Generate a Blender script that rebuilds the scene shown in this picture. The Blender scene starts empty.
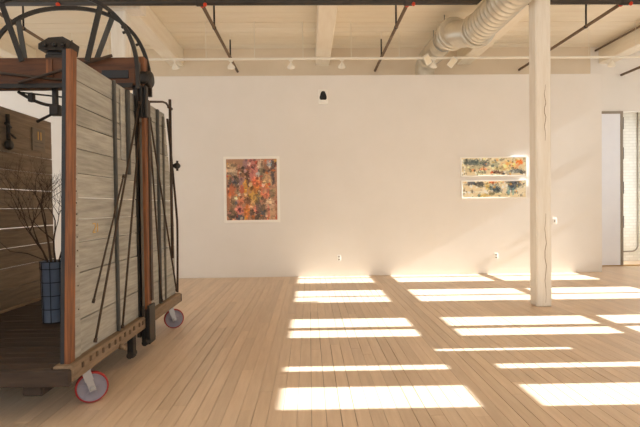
import bpy, math, random
from mathutils import Vector, Matrix
random.seed(7)
SC = bpy.context.scene
COL = SC.collection
R = math.radians
PI = math.pi

# ------------------------------------------------------------------ camera
F_PX, EYE, ROLL = 480.0, 1.5, R(0.7)
def make_camera():
    vx, vy = 309 - 320, -(206 - 213.5)            # where the room's depth axis vanishes
    c, s = math.cos(ROLL), math.sin(ROLL)
    ux, uy = c * vx + s * vy, -s * vx + c * vy
    yaw, pit = math.atan(-ux / F_PX), math.atan(uy / math.hypot(F_PX, ux))
    fwd = Vector((math.sin(yaw) * math.cos(pit), math.cos(yaw) * math.cos(pit), -math.sin(pit)))
    r = Vector((math.cos(yaw), -math.sin(yaw), 0))
    up = r.cross(fwd)
    rr, uu = c * r - s * up, s * r + c * up
    cam = bpy.data.cameras.new('camera')
    cam.sensor_width = 36.0
    cam.lens = 36.0 * F_PX / 640.0
    cam.clip_start, cam.clip_end = 0.05, 200
    o = bpy.data.objects.new('camera', cam)
    COL.objects.link(o)
    m = Matrix((rr, uu, -fwd)).transposed().to_4x4()
    m.translation = (0, 0, EYE)
    o.matrix_world = m
    SC.camera = o
    return rr, uu, fwd
CR, CU, CF = make_camera()
def project(p):
    d = Vector(p) - Vector((0, 0, EYE))
    z = d.dot(CF)
    return 320 + F_PX * d.dot(CR) / z, 213.5 - F_PX * d.dot(CU) / z

# ------------------------------------------------------------------ light
SUN_TAN, SUN_AZ = 0.55, R(0.8)
SUN_STRENGTH, SKY_STRENGTH, EXPOSURE = 18.5, 1.9, 0.2
w = bpy.data.worlds.new('daylight_sky')
SC.world = w
w.use_nodes = True
bg = w.node_tree.nodes['Background']
bg.inputs['Color'].default_value = (0.90, 0.96, 1.0, 1)
bg.inputs['Strength'].default_value = SKY_STRENGTH
sun = bpy.data.lights.new('sun', 'SUN')
sun.energy = SUN_STRENGTH
sun.angle = R(0.27)
sun.color = (0.90, 0.97, 1.0)
so = bpy.data.objects.new('sun', sun)
COL.objects.link(so)
so.location = (30, 0, 20)
so.rotation_euler = Vector((-math.cos(SUN_AZ), math.sin(SUN_AZ), -SUN_TAN)).to_track_quat('-Z', 'Y').to_euler()
SC.view_settings.view_transform = 'Standard'
SC.view_settings.look = 'None'
SC.view_settings.exposure = EXPOSURE
SC.view_settings.gamma = 1.0
SC.view_settings.use_curve_mapping = False
SC.cycles.max_bounces = 10
SC.cycles.diffuse_bounces = 7
SC.cycles.sample_clamp_indirect = 6.0

# ------------------------------------------------------------------ materials
def lin(c):
    return tuple(((v / 255) / 12.92 if v / 255 <= 0.04045 else ((v / 255 + 0.055) / 1.055) ** 2.4) for v in c)

def material(name, rgb, rough=0.6, metal=0.0, vary=0.0, rgb2=None, scale=(1, 1, 1), noise=6.0, bump=0.0, rnd=0.0, spec=0.5, fine=0.0):
    m = bpy.data.materials.new(name)
    m.use_nodes = True
    nt = m.node_tree
    b = nt.nodes['Principled BSDF']
    b.inputs['Roughness'].default_value = rough
    b.inputs['Metallic'].default_value = metal
    b.inputs['Specular IOR Level'].default_value = spec
    c1 = lin(rgb) + (1,)
    b.inputs['Base Color'].default_value = c1
    if vary or rgb2 or bump or rnd:
        tc = nt.nodes.new('ShaderNodeTexCoord')
        mp = nt.nodes.new('ShaderNodeMapping')
        mp.inputs['Scale'].default_value = scale
        nt.links.new(tc.outputs['Object'], mp.inputs['Vector'])
        src = mp.outputs['Vector']
        oi = nt.nodes.new('ShaderNodeObjectInfo')
        ad = nt.nodes.new('ShaderNodeVectorMath')
        ad.operation = 'ADD'
        mu = nt.nodes.new('ShaderNodeMath')
        mu.operation = 'MULTIPLY'
        mu.inputs[1].default_value = 37.0
        nt.links.new(oi.outputs['Random'], mu.inputs[0])
        nt.links.new(src, ad.inputs[0])
        nt.links.new(mu.outputs[0], ad.inputs[1])
        nz = nt.nodes.new('ShaderNodeTexNoise')
        nz.inputs['Scale'].default_value = noise
        nz.inputs['Detail'].default_value = 6.0
        nz.inputs['Roughness'].default_value = 0.65
        nt.links.new(ad.outputs[0], nz.inputs['Vector'])
        ramp = nt.nodes.new('ShaderNodeValToRGB')
        ramp.color_ramp.elements[0].position = 0.3
        ramp.color_ramp.elements[1].position = 0.72
        ramp.color_ramp.elements[0].color = c1
        c2 = lin(rgb2) + (1,) if rgb2 else tuple(min(1, v * (1 + vary)) for v in c1[:3]) + (1,)
        ramp.color_ramp.elements[1].color = c2
        nt.links.new(nz.outputs['Fac'], ramp.inputs['Fac'])
        out = ramp.outputs['Color']
        if rnd:
            hv = nt.nodes.new('ShaderNodeHueSaturation')
            mr = nt.nodes.new('ShaderNodeMapRange')
            mr.inputs['To Min'].default_value = 1 - rnd
            mr.inputs['To Max'].default_value = 1 + rnd
            nt.links.new(oi.outputs['Random'], mr.inputs['Value'])
            nt.links.new(mr.outputs['Result'], hv.inputs['Value'])
            nt.links.new(out, hv.inputs['Color'])
            out = hv.outputs['Color']
        nt.links.new(out, b.inputs['Base Color'])
        if bump:
            bp = nt.nodes.new('ShaderNodeBump')
            bp.inputs['Strength'].default_value = bump
            bp.inputs['Distance'].default_value = 0.01
            nt.links.new(nz.outputs['Fac'], bp.inputs['Height'])
            nt.links.new(bp.outputs['Normal'], b.inputs['Normal'])
    return m

def brick_material(name):
    m = material(name, (236, 232, 222), 0.75)
    nt = m.node_tree
    b = nt.nodes['Principled BSDF']
    tc = nt.nodes.new('ShaderNodeTexCoord')
    mp = nt.nodes.new('ShaderNodeMapping')
    mp.inputs['Rotation'].default_value = (R(90), 0, 0)
    br = nt.nodes.new('ShaderNodeTexBrick')
    br.inputs['Scale'].default_value = 1.0
    br.inputs['Brick Width'].default_value = 0.21
    br.inputs['Row Height'].default_value = 0.075
    br.inputs['Mortar Size'].default_value = 0.008
    br.inputs['Color1'].default_value = lin((238, 234, 224)) + (1,)
    br.inputs['Color2'].default_value = lin((230, 226, 214)) + (1,)
    br.inputs['Mortar'].default_value = lin((222, 217, 206)) + (1,)
    nt.links.new(tc.outputs['Object'], mp.inputs['Vector'])
    nt.links.new(mp.outputs['Vector'], br.inputs['Vector'])
    nt.links.new(br.outputs['Color'], b.inputs['Base Color'])
    bp = nt.nodes.new('ShaderNodeBump')
    bp.inputs['Strength'].default_value = 0.3
    bp.inputs['Distance'].default_value = 0.01
    bp.invert = True
    nt.links.new(br.outputs['Fac'], bp.inputs['Height'])
    nt.links.new(bp.outputs['Normal'], b.inputs['Normal'])
    return m

def pane_material(name):
    m = bpy.data.materials.new(name)
    m.use_nodes = True
    nt = m.node_tree
    nt.nodes.remove(nt.nodes['Principled BSDF'])
    t = nt.nodes.new('ShaderNodeBsdfTransparent')
    g = nt.nodes.new('ShaderNodeBsdfGlossy')
    g.inputs['Roughness'].default_value = 0.02
    x = nt.nodes.new('ShaderNodeMixShader')
    x.inputs['Fac'].default_value = 0.05
    nt.links.new(t.outputs[0], x.inputs[1])
    nt.links.new(g.outputs[0], x.inputs[2])
    nt.links.new(x.outputs[0], nt.nodes['Material Output'].inputs['Surface'])
    return m

def paint_material(name):
    m = bpy.data.materials.new(name)
    m.use_nodes = True
    nt = m.node_tree
    b = nt.nodes['Principled BSDF']
    b.inputs['Roughness'].default_value = 0.55
    at = nt.nodes.new('ShaderNodeVertexColor')
    at.layer_name = 'paint'
    nt.links.new(at.outputs['Color'], b.inputs['Base Color'])
    return m

M = {
    'wall': material('white_wall_paint', (240, 235, 229), 0.8, rgb2=(236, 231, 224), noise=1.5),
    'far_shade': material('shaded_cream_wall', (233, 218, 196), 0.8, rgb2=(226, 210, 186), noise=2.0),  # outer wall in shadow: dimmer, warmer tone put into its colour
    'ceiling': material('cream_ceiling_paint', (244, 234, 214), 0.7, rgb2=(238, 226, 204), noise=3.0, scale=(0.3, 3, 1)),
    'beam': material('cream_beam_paint', (245, 236, 218), 0.7, rgb2=(236, 224, 204), noise=4.0, scale=(3, 0.4, 3)),
    'column': material('white_column_paint', (242, 236, 226), 0.65, rgb2=(228, 219, 204), noise=5.0, scale=(4, 4, 0.35), bump=0.25),
    'floor': material('maple_floor_boards', (208, 182, 154), 0.38, rgb2=(226, 202, 176), scale=(9, 0.6, 4), noise=3.0, rnd=0.08, spec=0.45),
    'subfloor': material('dark_gap_wood', (92, 64, 42), 0.9),
    'brick': brick_material('white_painted_brick'),
    'door': material('pale_blue_door_paint', (244, 246, 252), 0.45, rgb2=(238, 240, 248), noise=2.0),
    'doorframe': material('brown_grey_door_frame', (150, 138, 124), 0.5),
    'threshold': material('ochre_threshold_wood', (196, 160, 104), 0.5),
    'pane': pane_material('window_glass'),
    'winframe': material('window_frame_paint', (225, 222, 214), 0.6),
    'grey_board': material('weathered_grey_board', (142, 138, 128), 0.8, rgb2=(182, 177, 165), scale=(3, 0.7, 9), noise=3.5, bump=0.35, rnd=0.10, spec=0.25),
    'shaded_board': material('shaded_weathered_board', (120, 104, 88), 0.85, rgb2=(152, 134, 114), scale=(3, 0.7, 9), noise=3.5, bump=0.35, rnd=0.10, spec=0.2),  # same boards as the grey wall, the car's inner shade put into the brown
    'batten': material('grey_batten', (92, 86, 78), 0.8, rgb2=(118, 110, 98), noise=5.0, scale=(5, 5, 0.6)),
    'batten_dark': material('slate_grey_batten', (62, 61, 58), 0.7, rgb2=(84, 82, 78), noise=5.0, scale=(5, 5, 0.6)),
    'red_wood': material('red_brown_timber', (72, 40, 24), 0.6, rgb2=(158, 98, 52), noise=4.0, scale=(9, 9, 0.5), bump=0.2),
    'beam_wood': material('dark_brown_timber', (66, 38, 22), 0.65, rgb2=(112, 68, 38), noise=3.0, scale=(0.8, 6, 8), bump=0.2),
    'platform': material('worn_platform_wood', (52, 42, 36), 0.75, rgb2=(78, 64, 54), noise=3.5, scale=(0.8, 7, 7), bump=0.3, rnd=0.12, spec=0.3),
    'sill': material('worn_edge_timber', (112, 92, 72), 0.75, rgb2=(152, 130, 106), noise=3.5, scale=(7, 0.8, 7), bump=0.3, spec=0.3),
    'sill_dark': material('dark_notch_wood', (88, 70, 54), 0.85),
    'iron': material('black_iron', (26, 22, 19), 0.5, rgb2=(42, 35, 29), noise=8.0, metal=0.1),
    'iron_brown': material('rusty_iron_rod', (52, 40, 31), 0.6, rgb2=(78, 58, 42), noise=12.0, metal=0.1),
    'black_strip': material('blue_black_strip', (30, 32, 38), 0.55),
    'steel': material('zinc_plated_steel', (176, 176, 178), 0.35, metal=0.7),
    'wheel': material('grey_lavender_wheel', (138, 134, 146), 0.5),
    'tire': material('red_rubber_tire', (160, 36, 36), 0.5),
    'axle': material('dark_axle', (60, 60, 64), 0.4, metal=0.6),
    'vase': material('blue_grey_enamel', (90, 100, 119), 0.4, rgb2=(108, 119, 138), noise=4.0),
    'wire': material('dark_wire', (34, 36, 42), 0.5, metal=0.4),
    'twig': material('dry_twig', (48, 34, 24), 0.85, rgb2=(70, 50, 34), noise=9.0),
    'pipe': material('sprinkler_main_iron', (48, 42, 36), 0.5, rgb2=(60, 52, 44), noise=4.0),
    'pipe_brown': material('brown_sprinkler_pipe', (104, 84, 64), 0.55, rgb2=(120, 98, 76), noise=4.0),
    'red': material('red_orange_fitting', (206, 62, 26), 0.5),
    'duct': material('galvanised_duct', (222, 216, 202), 0.33, metal=0.55, rgb2=(206, 198, 180), noise=4.0),
    'white': material('white_enamel', (240, 234, 220), 0.45),
    'lamp_glass': material('lamp_face', (238, 226, 200), 0.3),
    'black': material('black_grille', (26, 22, 20), 0.6),
    'plate': material('white_plastic_plate', (252, 249, 242), 0.5),
    'plate_dark': material('plate_slot', (150, 142, 132), 0.6),
    'frame': material('offwhite_frame', (252, 248, 240), 0.6),
    'paint': paint_material('oil_paint'),
    'crack': material('crack_in_wood', (168, 150, 128), 0.9),
    'ink': material('stencil_ink', (70, 58, 50), 0.8),
    'ochre': material('faded_ochre_paint', (206, 166, 96), 0.8),
    'tin': material('tin_plate', (112, 98, 82), 0.6, rgb2=(126, 112, 94), noise=6.0),
}

# ------------------------------------------------------------------ mesh helpers
def frame_axes(d):
    d = d.normalized()
    a = Vector((0, 0, 1)) if abs(d.z) < 0.9 else Vector((0, 1, 0))
    u = d.cross(a).normalized()
    return d, u, u.cross(d).normalized()

class MB:
    def __init__(s):
        s.v, s.f, s.sm = [], [], []
    def add(s, vs, fs, smooth=False):
        n = len(s.v)
        s.v += [Vector(p) for p in vs]
        s.f += [tuple(i + n for i in f) for f in fs]
        s.sm += [smooth] * len(fs)
        return s
    def box(s, x0, x1, y0, y1, z0, z1):
        vs = [(x, y, z) for z in (z0, z1) for y in (y0, y1) for x in (x0, x1)]
        return s.add(vs, [(0, 2, 3, 1), (4, 5, 7, 6), (0, 1, 5, 4), (2, 6, 7, 3), (0, 4, 6, 2), (1, 3, 7, 5)])
    def cbox(s, x0, x1, y0, y1, z0, z1, c=0.006):
        """box with chamfered edges"""
        vs, idx = [], {}
        X, Y, Z = (x0, x1), (y0, y1), (z0, z1)
        for i in (0, 1):
            for j in (0, 1):
                for k in (0, 1):
                    sx, sy, sz = (1, -1)[i], (1, -1)[j], (1, -1)[k]
                    p = (X[i], Y[j], Z[k])
                    for a in range(3):
                        q = [p[0] + sx * c, p[1] + sy * c, p[2] + sz * c]
                        q[a] = p[a]
                        idx[i, j, k, a] = len(vs)
                        vs.append(q)
        fs = []
        for a in range(3):
            b, d = [t for t in range(3) if t != a]
            for e in (0, 1):
                ring = []
                for (p, q) in ((0, 0), (1, 0), (1, 1), (0, 1)):
                    key = [0, 0, 0]; key[a] = e; key[b] = p; key[d] = q
                    ring.append(idx[tuple(key) + (a,)])
                fs.append(tuple(ring))
            for (p, q) in ((0, 0), (1, 0), (1, 1), (0, 1)):      # edges along axis a
                k0 = [0, 0, 0]; k0[b] = p; k0[d] = q; k1 = list(k0); k1[a] = 1
                fs.append((idx[tuple(k0) + (b,)], idx[tuple(k1) + (b,)], idx[tuple(k1) + (d,)], idx[tuple(k0) + (d,)]))
        for i in (0, 1):
            for j in (0, 1):
                for k in (0, 1):
                    fs.append((idx[i, j, k, 0], idx[i, j, k, 1], idx[i, j, k, 2]))
        return s.add(vs, fs)
    def bar(s, p, q, w, t, side=None):
        """rectangular bar from p to q, w across 'side', t across the other"""
        p, q = Vector(p), Vector(q)
        d = (q - p).normalized()
        if side is None:
            d, u, v = frame_axes(q - p)
        else:
            u = (Vector(side) - d * Vector(side).dot(d)).normalized()
            v = d.cross(u)
        vs = [o + u * a * w / 2 + v * b * t / 2 for o in (p, q) for a, b in ((-1, -1), (1, -1), (1, 1), (-1, 1))]
        return s.add(vs, [(0, 3, 2, 1), (4, 5, 6, 7), (0, 1, 5, 4), (1, 2, 6, 5), (2, 3, 7, 6), (3, 0, 4, 7)])
    def tube(s, pts, r, n=10, caps=True):
        pts = [Vector(p) for p in pts]
        rs = r if isinstance(r, (list, tuple)) else [r] * len(pts)
        base, u = len(s.v), None
        for i, p in enumerate(pts):
            a, b = pts[max(i - 1, 0)], pts[min(i + 1, len(pts) - 1)]
            d = (b - a).normalized()
            if u is None:
                _, u, _ = frame_axes(d)
            u = (u - d * u.dot(d)).normalized()
            v = d.cross(u)
            s.v += [p + (u * math.cos(2 * PI * k / n) + v * math.sin(2 * PI * k / n)) * rs[i] for k in range(n)]
        for i in range(len(pts) - 1):
            for k in range(n):
                a, b = base + i * n + k, base + i * n + (k + 1) % n
                s.f.append((a, b, b + n, a + n)); s.sm.append(True)
        if caps:
            s.f.append(tuple(base + k for k in reversed(range(n)))); s.sm.append(False)
            e = base + (len(pts) - 1) * n
            s.f.append(tuple(e + k for k in range(n))); s.sm.append(False)
        return s
    def lathe(s, o, axis, prof, n=20, caps=True):
        """prof: (radius, distance along axis) list; closed at the ends"""
        o = Vector(o)
        d, u, v = frame_axes(Vector(axis))
        base = len(s.v)
        for r, h in prof:
            s.v += [o + d * h + (u * math.cos(2 * PI * k / n) + v * math.sin(2 * PI * k / n)) * r for k in range(n)]
        for i in range(len(prof) - 1):
            for k in range(n):
                a, b = base + i * n + k, base + i * n + (k + 1) % n
                s.f.append((a, b, b + n, a + n)); s.sm.append(True)
        if not caps: return s
        s.f.append(tuple(base + k for k in reversed(range(n)))); s.sm.append(False)
        e = base + (len(prof) - 1) * n
        s.f.append(tuple(e + k for k in range(n))); s.sm.append(False)
        return s
    def ribbon(s, pts, w, t, side):
        """flat strip swept along pts: w along 'side', t across"""
        pts = [Vector(p) for p in pts]
        side = Vector(side).normalized()
        base = len(s.v)
        for i, p in enumerate(pts):
            d = (pts[min(i + 1, len(pts) - 1)] - pts[max(i - 1, 0)]).normalized()
            v = d.cross(side).normalized()
            s.v += [p + side * a * w / 2 + v * b * t / 2 for a, b in ((-1, -1), (1, -1), (1, 1), (-1, 1))]
        for i in range(len(pts) - 1):
            for k in range(4):
                a, b = base + i * 4 + k, base + i * 4 + (k + 1) % 4
                s.f.append((a, b, b + 4, a + 4)); s.sm.append(False)
        s.f.append((base + 3, base + 2, base + 1, base)); s.sm.append(False)
        e = base + (len(pts) - 1) * 4
        s.f.append((e, e + 1, e + 2, e + 3)); s.sm.append(False)
        return s
    def mesh(s, name, mat, off=(0, 0, 0)):
        me = bpy.data.meshes.new(name)
        o = Vector(off)
        me.from_pydata([tuple(p - o) for p in s.v], [], s.f)
        me.polygons.foreach_set('use_smooth', s.sm)
        me.materials.append(mat)
        import bmesh
        bm = bmesh.new()
        bm.from_mesh(me)
        bmesh.ops.recalc_face_normals(bm, faces=bm.faces)
        bm.to_mesh(me)
        bm.free()
        me.update()
        return me
    def build(s, name, mat, parent=None, at=None):
        """link as one object; geometry is given in room coordinates"""
        org = Vector(ORIGIN[parent]) if parent is not None else Vector(at or (0, 0, 0))
        me = s.mesh(name, M[mat], org)
        o = bpy.data.objects.new(name, me)
        COL.objects.link(o)
        if parent is not None:
            o.parent = parent
            ORIGIN[o] = org
        else:
            o.location = org
            ORIGIN[o] = org
        return o
ORIGIN = {}

def child_mesh(name, me, parent, loc, rot=(0, 0, 0)):
    o = bpy.data.objects.new(name, me)
    COL.objects.link(o)
    o.parent = parent
    o.location = Vector(loc) - Vector(ORIGIN[parent])
    o.rotation_euler = rot
    ORIGIN[o] = Vector(loc)
    return o

def tag(o, label=None, cat=None, group=None, kind=None):
    if label: o['label'] = label
    if cat: o['category'] = cat
    if group: o['group'] = group
    if kind: o['kind'] = kind
    return o

def thing(name, loc, label, cat, group=None):
    o = bpy.data.objects.new(name, None)
    COL.objects.link(o)
    o.location = loc
    o.empty_display_size = 0.1
    ORIGIN[o] = Vector(loc)
    return tag(o, label, cat, group)

def struct(o, label=None):
    return tag(o, label, None, None, 'structure')

def copy_thing(o, loc, label=None, parent=None):
    c = o.copy()
    COL.objects.link(c)
    if parent is None:
        c.location = loc
        if label: c['label'] = label
    else:
        c.parent = parent
    ORIGIN[c] = Vector(loc)
    for ch in [x for x in COL.objects if x.parent is o]:
        copy_thing(ch, loc, None, c)
    return c

# ------------------------------------------------------------------ the room
XL, XR, YF, YP, YB, YV = -8.0, 8.5, -5.0, 10.2, 11.1, 12.1
ZC, ZB, ZP = 5.13, 4.73, 4.262

# floor: dark base and single boards
fl = struct(MB().box(XL, 9.2, YF, YV + 0.3, -0.12, -0.022).build('floor', 'subfloor'))
BW = 0.105
cand = []
x = XL + 0.02
while x < 8.5:
    y = YF + random.uniform(-2.5, 0)
    while y < YV:
        L = random.choice((1.8, 2.4, 2.4, 3.0, 3.6))
        if y + L > YF:
            cand.append((x, y, L))
        y += L
    x += BW
def score(c):
    x, y, L = c
    y0, y1 = max(y, 3.0), min(y + L, YV)
    if y1 <= y0 + 0.05: return 0
    a, b = project((x + BW / 2, y0, 0)), project((x + BW / 2, y1, 0))
    if a[0] < -20 and b[0] < 0 or a[0] > 900 or b[0] > 650: return 0
    if x < -3.4: return 0
    vis = min(a[1], 427) - b[1]
    return max(0, vis) * F_PX * BW / (0.5 * (y0 + y1))
cand.sort(key=score, reverse=True)
board_mesh = {}
def board_geo(L, g):
    return MB().cbox(-(BW - g) / 2, (BW - g) / 2, 0.0008, L - 0.0008, -0.02, 0, 0.0012)
for L in (1.8, 2.4, 3.0, 3.6):
    for gi, g in enumerate((0.0016, 0.003, 0.0056)):
        board_mesh[L, gi] = board_geo(L, g).mesh('floor_board', M['floor'])
rest = MB()
YVE = YV + 0.2
for n, (x, y, L) in enumerate(cand):
    xc = x + BW / 2
    dz = random.uniform(-0.0006, 0.0)
    if n < 296 and y + L < YVE and y > YF:
        child_mesh('floor_board', board_mesh[L, random.choice((0, 0, 1, 1, 2))], fl, (xc, y, dz))
    else:
        y0, y1 = max(y, YF), min(y + L, YVE)
        rest.cbox(xc - BW / 2 + 0.001, xc + BW / 2 - 0.001, y0 + 0.001, y1 - 0.001, -0.02, dz, 0.0012)
tag(rest.build('floor_boards', 'floor', fl), kind='stuff')

# ceiling: planks laid across the beams, one mesh
cm = MB().box(XL, XR + 0.3, YF, YV + 0.3, ZC + 0.03, ZC + 0.12)
y = YF
while y < YB:
    wv = 0.26
    cm.cbox(XL, XR + 0.3, y + 0.006, min(y + wv, YB + 0.02) - 0.006, ZC + random.uniform(-0.004, 0.004), ZC + 0.035, 0.005)
    y += wv
struct(cm.build('ceiling', 'ceiling'))
for i, bx in enumerate((-6.3, -2.98, 0.35, 3.62, 6.95)):
    b = MB().cbox(bx - 0.16, bx + 0.16, YF, YB, ZB, ZC - 0.005, 0.015).build('ceiling_beam', 'beam')
    struct(b, 'cream painted timber ceiling beam')
    if i == 1:
        mk = MB()
        for k, (dy, segs) in enumerate(((0.0, ((0, 0, 0, .05), (0, .05, .05, .05))), (0.10, ((0, 0, .05, 0), (.05, 0, .02, .06))), (0.2, ((0, 0, .05, 0), (.05, 0, .02, .06))))):
            for (a, z0, c, z1) in segs:
                mk.bar((bx + 0.163, 8.05 + dy + a, ZB + 0.12 + z0), (bx + 0.163, 8.05 + dy + c + 0.001, ZB + 0.12 + z1), 0.012, 0.003, (0, 1, 0.3))
        mk.build('stencil_mark', 'ink', b)

def wall_cells(mb, axis, pos, th, u0, u1, z0, z1, holes):
    us = sorted({u0, u1} | {v for h in holes for v in h[:2]})
    zs = sorted({z0, z1} | {v for h in holes for v in h[2:]})
    for a, b in zip(us, us[1:]):
        for c, d in zip(zs, zs[1:]):
            um, zm = (a + b) / 2, (c + d) / 2
            if any(h[0] < um < h[1] and h[2] < zm < h[3] for h in holes): continue
            if axis == 'x': mb.box(pos, pos + th, a, b, c, d)
            else: mb.box(a, b, pos, pos + th, c, d)
    return mb
# partition that carries the paintings
struct(MB().cbox(XL, 6.31, YP, YP + 0.12, 0, ZP, 0.004).build('wall_back', 'wall'), 'long white partition wall standing below the ceiling')
# outer wall behind it, with a doorway past the partition's end
added_back_wins = [(-7.4, -5.2), (-4.4, -2.2), (-1.4, 0.8), (1.6, 3.8), (4.4, 6.2)]  # added windows, hidden by the partition, to light the ceiling beyond it
wf = wall_cells(MB(), 'y', YB, 0.1, XL, 6.75, 0, ZC + 0.03, [(a, b, 1.0, 3.3) for a, b in added_back_wins])
struct(wf.build('wall_far', 'far_shade'))
struct(MB().box(6.6, XR, YB - 0.004, YB + 0.1, 3.62, ZC - 0.006).build('wall_far_right', 'wall'))
struct(MB().box(6.4, 9.2, YV, YV + 0.1, 0, 3.9).build('wall_vestibule', 'brick'))
struct(MB().box(6.6, 9.2, YB + 0.1, YV, 3.8, 3.9).build('ceiling_vestibule', 'wall'))
struct(MB().box(6.65, 6.75, YB + 0.1, YV, 0, 3.8).build('wall_vestibule_left', 'wall'))

ZS, ZT = 1.55, 4.838
wins = [(y, y + 0.96) for y in (-4.66, -2.66, -0.66, 1.33)] + [(3.40, 4.342), (5.328, 6.22), (7.30, 8.34), (9.18, 10.165)]  # those beside and behind the camera are added for light; the rest fit the sun patches
mull = [(y + 0.45, y + 0.52) for y in (-4.66, -2.66, -0.66, 1.33)] + [(3.823, 4.22), (5.636, 5.777), (7.735, 7.815), (9.75, 9.86)]
holes = [(a, b, ZS, ZT) for a, b in wins] + [(4.76, 4.83, 3.2, 4.0), (11.3, 11.95, 0.8, 3.5)]
struct(wall_cells(MB(), 'x', XR, 0.06, YF, YV, 0, ZC + 0.03, holes).build('wall_right', 'wall'))
for i, ((a, b), (c, d)) in enumerate(zip(wins, mull)):
    m = MB().box(XR + 0.005, XR + 0.055, c, d, ZS, ZT)
    m.box(XR + 0.005, XR + 0.055, a, b, 3.755, 3.985).box(XR + 0.005, XR + 0.055, a, b, 2.615, 2.70)
    wo = struct(m.build('window_%d' % (i + 1), 'winframe'))
    MB().box(XR + 0.028, XR + 0.032, a, b, ZS, ZT).build('pane', 'pane', wo)
fw = [(-7.7, -4.3), (-3.9, -0.5), (-0.1, 3.3), (3.7, 7.1)]  # added windows behind the camera, sized to brighten the room
struct(wall_cells(MB(), 'y', YF - 0.06, 0.06, XL, XR, 0, ZC + 0.03, [(a, b, 0.6, 4.9) for a, b in fw]).build('wall_front', 'wall'))
for i, (a, b) in enumerate(fw):
    m = MB()
    for k in range(1, 4):
        xx = a + (b - a) * k / 4
        m.box(xx - 0.025, xx + 0.025, YF - 0.055, YF - 0.01, 0.6, 4.9)
    for z in (1.9, 2.8, 3.7):
        m.box(a, b, YF - 0.055, YF - 0.01, z - 0.025, z + 0.025)
    wo = struct(m.build('window_%d' % (i + 9), 'winframe'))
    MB().box(a, b, YF - 0.034, YF - 0.03, 0.6, 4.9).build('pane', 'pane', wo)
added_left_wins = [(-4.3, -2.3), (-1.3, 0.7), (1.7, 3.7), (4.7, 6.7), (7.6, 9.6)]  # unseen windows added on the left to even out the light
struct(wall_cells(MB(), 'x', XL - 0.06, 0.06, YF, YB + 0.1, 0, ZC + 0.03, [(a, b, 0.95, 4.85) for a, b in added_left_wins]).build('wall_left', 'wall'))
for i, (a, b) in enumerate(added_left_wins):
    m = MB().box(XL - 0.055, XL - 0.01, (a + b) / 2 - 0.04, (a + b) / 2 + 0.04, 0.95, 4.85)
    for z in (2.65, 3.85):
        m.box(XL - 0.055, XL - 0.01, a, b, z - 0.05, z + 0.05)
    wo = struct(m.build('window_%d' % (i + 13), 'winframe'))
    MB().box(XL - 0.034, XL - 0.03, a, b, 0.95, 4.85).build('pane', 'pane', wo)
for i, (a, b) in enumerate(added_back_wins):
    m = MB().box((a + b) / 2 - 0.03, (a + b) / 2 + 0.03, YB + 0.02, YB + 0.08, 1.0, 3.3).box(a, b, YB + 0.02, YB + 0.08, 2.1, 2.2)
    wo = struct(m.build('window_%d' % (i + 18), 'winframe'))
    MB().box(a, b, YB + 0.048, YB + 0.052, 1.0, 3.3).build('pane', 'pane', wo)
# sky portals in the window openings
def portal(loc, direction, sx, sy):
    l = bpy.data.lights.new('window_portal', 'AREA')
    l.shape = 'RECTANGLE'
    l.size, l.size_y = sx, sy
    l.cycles.is_portal = True
    o = bpy.data.objects.new('window_portal', l)
    COL.objects.link(o)
    o.location = loc
    o.rotation_euler = Vector(direction).to_track_quat('-Z', 'Y').to_euler()
for a, b in added_back_wins:
    portal(((a + b) / 2, YB + 0.15, 2.15), (0, -1, 0), b - a, 2.3)
for a, b in added_left_wins:
    portal((XL - 0.1, (a + b) / 2, 2.9), (1, 0, 0), b - a, 3.9)
for a, b in wins:
    portal((XR + 0.1, (a + b) / 2, (ZS + ZT) / 2), (-1, 0, 0), b - a, ZT - ZS)
portal((XR + 0.1, 11.62, 2.15), (-1, 0, 0), 0.66, 2.7)
for a, b in fw:
    portal(((a + b) / 2, YF - 0.1, 2.75), (0, 1, 0), b - a, 4.3)

# columns
def column(x, y, wd, z1, label, crack=False):
    o = MB().cbox(x - wd / 2, x + wd / 2, y - wd / 2, y + wd / 2, 0, z1 - 0.16, 0.018).build('column', 'column', None, (x, y, 0))
    tag(struct(o, label), cat='column')
    MB().cbox(x - wd * 0.75, x + wd * 1.5, y - wd / 2 - 0.03, y + wd / 2 + 0.03, z1 - 0.16, z1, 0.015).build('capital', 'column', o)
    if crack:
        m, yy = MB(), y - wd / 2
        for (x0, zt, zb) in ((0.018, 1.35, 0.06), (0.02, 3.2, 2.4)):
            n = 12
            pts = [(x + x0 + 0.010 * math.sin(k * 1.7) + 0.004 * math.sin(k * 4.1), yy - 0.0005, zb + (zt - zb) * k / n) for k in range(n + 1)]
            for k in range(n):
                wv = 0.008 * math.sin(PI * (k + 0.6) / (n + 0.4)) + 0.003
                m.bar(pts[k], pts[k + 1], wv, 0.003, (1, 0, 0))
        m.build('crack', 'crack', o)
    return o
column(3.385, 6.95, 0.222, ZB, 'white painted timber column with a long crack beside the striped paintings', True)
column(-2.92, 7.66, 0.235, ZB, 'white timber column rising behind the old elevator car')

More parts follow.
